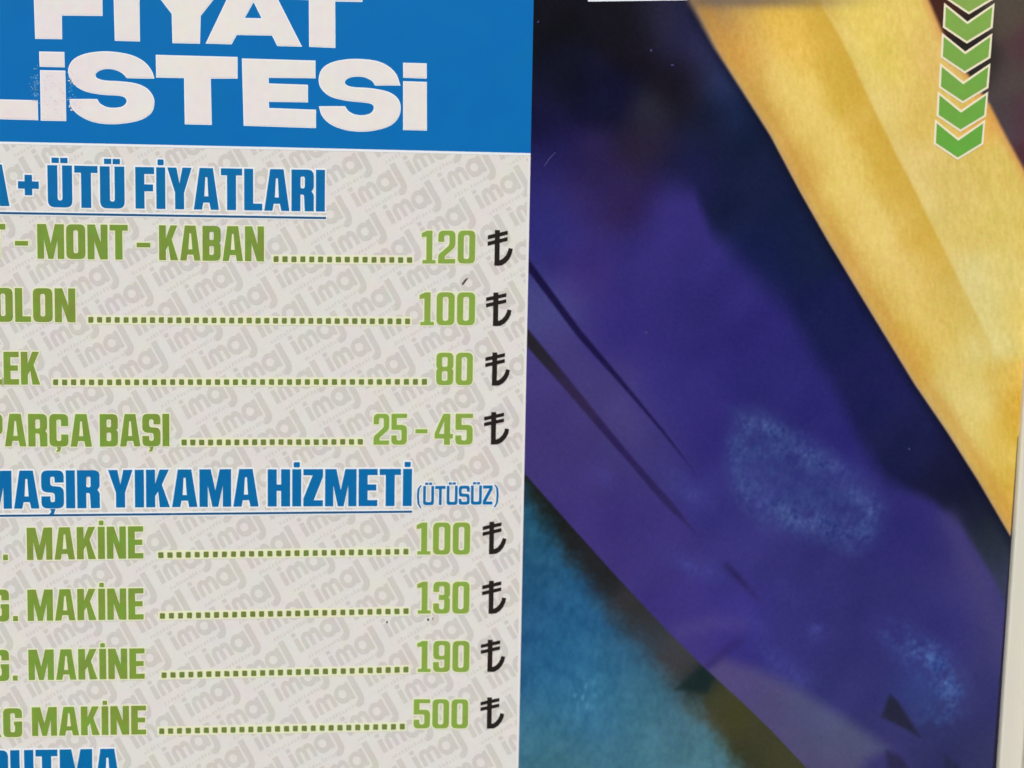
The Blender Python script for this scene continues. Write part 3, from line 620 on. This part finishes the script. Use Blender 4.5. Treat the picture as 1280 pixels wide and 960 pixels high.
PRICES = [  # text pieces (text, x0, x1), baseline, height; lira sign x0 x1 top bottom
    ([('120', 526.7, 593.6)], 329.2, 41, (609, 640.5, 287.5, 332)),
    ([('100', 524, 593.4)], 406.4, 41, (607, 639, 365.6, 407.5)),
    ([('80', 545, 590.6)], 481.2, 40.4, (606, 637, 440.5, 482)),
    ([('25', 466.8, 508.4), ('-', 519, 534), ('45', 543, 590.6)], 555.7, 38.6, (604.5, 636, 515, 555.5)),
    ([('100', 520.3, 587.3)], 693, 40, (602.7, 632.5, 652, 692.5)),
    ([('130', 521, 586.4)], 766.8, 39.8, (602, 632.3, 725.8, 767)),
    ([('190', 521, 586.4)], 839.8, 38.8, (600.5, 631, 799.5, 839.8)),
    ([('500', 516.8, 584.8)], 910.3, 36.4, (600, 629.8, 871.5, 910.6))]
for ws_, yb, H, lr in PRICES:
    for tx, x0, x1 in ws_: price(tx, x0, x1, yb, yb, H)
    x0, x1, y0, y1 = lr; w_, h_ = x1 - x0, y1 - y0
    ink = Ink()
    P = lambda u, v: (x0 + u * w_ - (v * h_) * shear(x0) , y1 - v * h_)
    body = [(.28, 0), (.28, 1.0), (.48, 1.0), (.48, .16)] + [(.50, .155), (.62, .20), (.74, .30), (.81, .41), (.84, .50), (1.0, .47), (.97, .34), (.88, .20), (.74, .08), (.58, .01), (.45, 0)]
    ink.glyph([([P(*p) for p in body], [])], halo=0, jitter=0)
    for vv in (.56, .74):
        ink.glyph([([P(0, vv), P(.79, vv + .135), P(.79, vv + .245), P(0, vv + .11)], [])], jitter=0.00001 + vv * 0.00003)
    ink.build('lira_sign', [M['black'], M['paper']], panel)

DOTS = [(342, 323.8, 515, 325), (110.5, 399.6, 512.5, 401.6), (66.5, 477.8, 533.5, 477.2), (227, 553, 453.5, 552.2),
        (198, 693.8, 510.5, 689.4), (200, 769.8, 510.5, 763.8), (202, 843.8, 510.5, 836.8), (199, 913.8, 506, 908)]
for x0, y0, x1, y1 in DOTS:
    sp = 11.15 * (1 + 0.000 * x0); n = int(round((x1 - x0 - 6) / sp)); ink = Ink()
    ink.add([[(x0 - 2.5, y0 - 5.8), (x1 + 2.5, y1 - 5.8), (x1 + 2.5, y1 + 5.8), (x0 - 2.5, y0 + 5.8)]], L_EDGE - .00002, 1)
    for k in range(n + 1):
        t = k / n; x = x0 + 3.1 + t * (x1 - x0 - 6.2); y = y0 + t * (y1 - y0)
        j = lambda: random.uniform(-.3, .3)
        ink.add([rnd([(x - 3.2 + j(), y - 3.5, 1), (x + 3.2, y - 3.5 + j(), 1), (x + 3.2 + j(), y + 3.5, 1), (x - 3.2, y + 3.5 + j(), 1)], 2)], L_INK, 0)
    tag(ink.build('leader_dots', [M['dot'], M['green_edge']], panel), kind='stuff')

for pts in ([(577, 355), (580, 350.5), (584, 347), (585, 348), (582, 352), (578.5, 356.5)], [(534, 773), (535.5, 772.5), (536.5, 774), (535.5, 776), (533.8, 775.5)], [(540, 772), (541.5, 772.3), (541.2, 774.6), (540, 774)], [(482.4, 777), (484, 775.8), (485, 777.5), (483.3, 779.5)]):
    ink = Ink(); ink.add([pts], L_INK, 0); ink.build('dirt_speck', [M['speck']], panel)

# ---- chevrons and other marks printed over the photograph
CH = [(1182.5, -33, 0), (1180, 3.5, 1), (1177.3, 41, 2), (1174.8, 78.5, 3), (1172, 114, 4), (1168.5, 149, 5)]
for x, y, k in CH:
    c = np.array([134, 168, 82]) * (1 - k / 5) + np.array([100, 166, 66]) * (k / 5)
    m = nmat('chevron_green_ink', tuple(c), mottle=.1)
    ww = 63; hh = 31.5; dx = -1.8
    outer = [(x, y), (x + ww * .475 + dx * .4, y + 23.5), (x + ww, y + .6), (x + ww - 2.4, y + hh), (x + ww * .47 - 1.2, y + hh + 19.5), (x - 1.6, y + hh - .6)]
    ink = Ink(); o = outer if area(outer) > 0 else outer[::-1]
    ink.add([o], L_EDGE, 1); ink.add([offset(o, -2.7)], L_INK, 0)
    ink.build('chevron', [m, M['chev_edge']], photo)
ink = Ink(); ink.add([[(737, -60), (1120, -60), (1120, -6), (866, -3.5), (858, 0.2), (735, 2)]], L_MARK, 0)
ink.build('caption_box', [M['title_edge']], photo)
ink = Ink()
for p in ([(680, 207), (686, 198), (694, 190), (694.6, 190.6), (687, 199), (681, 207.6)], [(671, 28), (673, 25.5), (674, 27), (672, 29)], [(812, 63), (814, 61), (815.5, 63), (813.5, 65)], [(806, 415), (808, 413.5), (809.5, 416), (807.5, 418)], [(838, 81), (842, 80), (842, 82), (839, 82.5)], [(1135, 561), (1137, 559.5), (1138, 561.5), (1136, 562.5)], [(880, 780), (882.5, 778.5), (884, 780.5), (881.5, 782)]):
    ink.add([p], L_MARK, 0)
tag(ink.build('scratches', [M['scuff_glare2']], photo), kind='stuff')

# ---------------------------------------------------------------- frame round the poster (only its right rail shows)
frame = bpy.data.objects.new('poster_frame', None); col.objects.link(frame)
tag(frame, 'off-white plastic frame moulding along the edge of the price poster', 'frame')
pA = Vector(page(1281, 430)); pB = Vector(page(1245.2, 962))
dr = (pA - pB).normalized(); nr = Vector((dr.y, -dr.x))          # up along the rail, outward from the poster
def rail(p0, p1, prof, mat, name='rail', mit=True):
    d = (p1 - p0).normalized(); n = Vector((d.y, -d.x)); v, f = [], []; k = len(prof)
    for p, sg in ((p0, -1), (p1, 1)):
        for (o, h) in prof:
            q = p + n * o + d * (sg * o if mit else 0)
            v.append((q.x, -h, q.y))
    for i in range(k): j = (i + 1) % k; f.append((i, j, k + j, k + i))
    f += [tuple(range(k))[::-1], tuple(range(k, 2 * k))]
    o = obj(name, v, f, mat, frame)
    for pp in o.data.polygons: pp.use_smooth = False
    return o
mm = 0.001
prof = [(0, -1 * mm), (0.0, 3.4 * mm), (0.5 * mm, 4.4 * mm), (1.4 * mm, 4.9 * mm), (7 * mm, 5.4 * mm), (10.5 * mm, 5.9 * mm), (12.2 * mm, 7.4 * mm), (13.6 * mm, 8.2 * mm), (15 * mm, 7.6 * mm), (15.4 * mm, 5.0 * mm), (16.2 * mm, 5.0 * mm), (16.6 * mm, 7.8 * mm), (21 * mm, 8.4 * mm), (24 * mm, 7.0 * mm), (24.4 * mm, -29 * mm), (18 * mm, -29 * mm), (18 * mm, -1 * mm)]
TR = pB + dr * ((page(1281, YT)[1] - pB.y) / dr.y); BR = pB - dr * ((pB.y - page(1245, YB)[1]) / dr.y)
Wd = TR.x - page(XL, 480)[0] - .004
TLc = TR - nr * Wd; BLc = BR - nr * Wd
# rails run clockwise-outward: each starts where the last ends
rail(BR, TR, prof, M['frame']); rail(TR, TLc, prof, M['frame']); rail(TLc, BLc, prof, M['frame']); rail(BLc, BR, prof, M['frame'])
g = Ink(); g.add([[(1272, 545), (1272.8, 545), (1246, 962), (1225, 1285), (1215, 1285), (1240.5, 962), (1259.5, 720)]], L_MARK, 0)  # flat dark strip standing in for the shadow along the rail's foot
gk = g.build('shadow_strip', [M['shadow_strip']], frame)
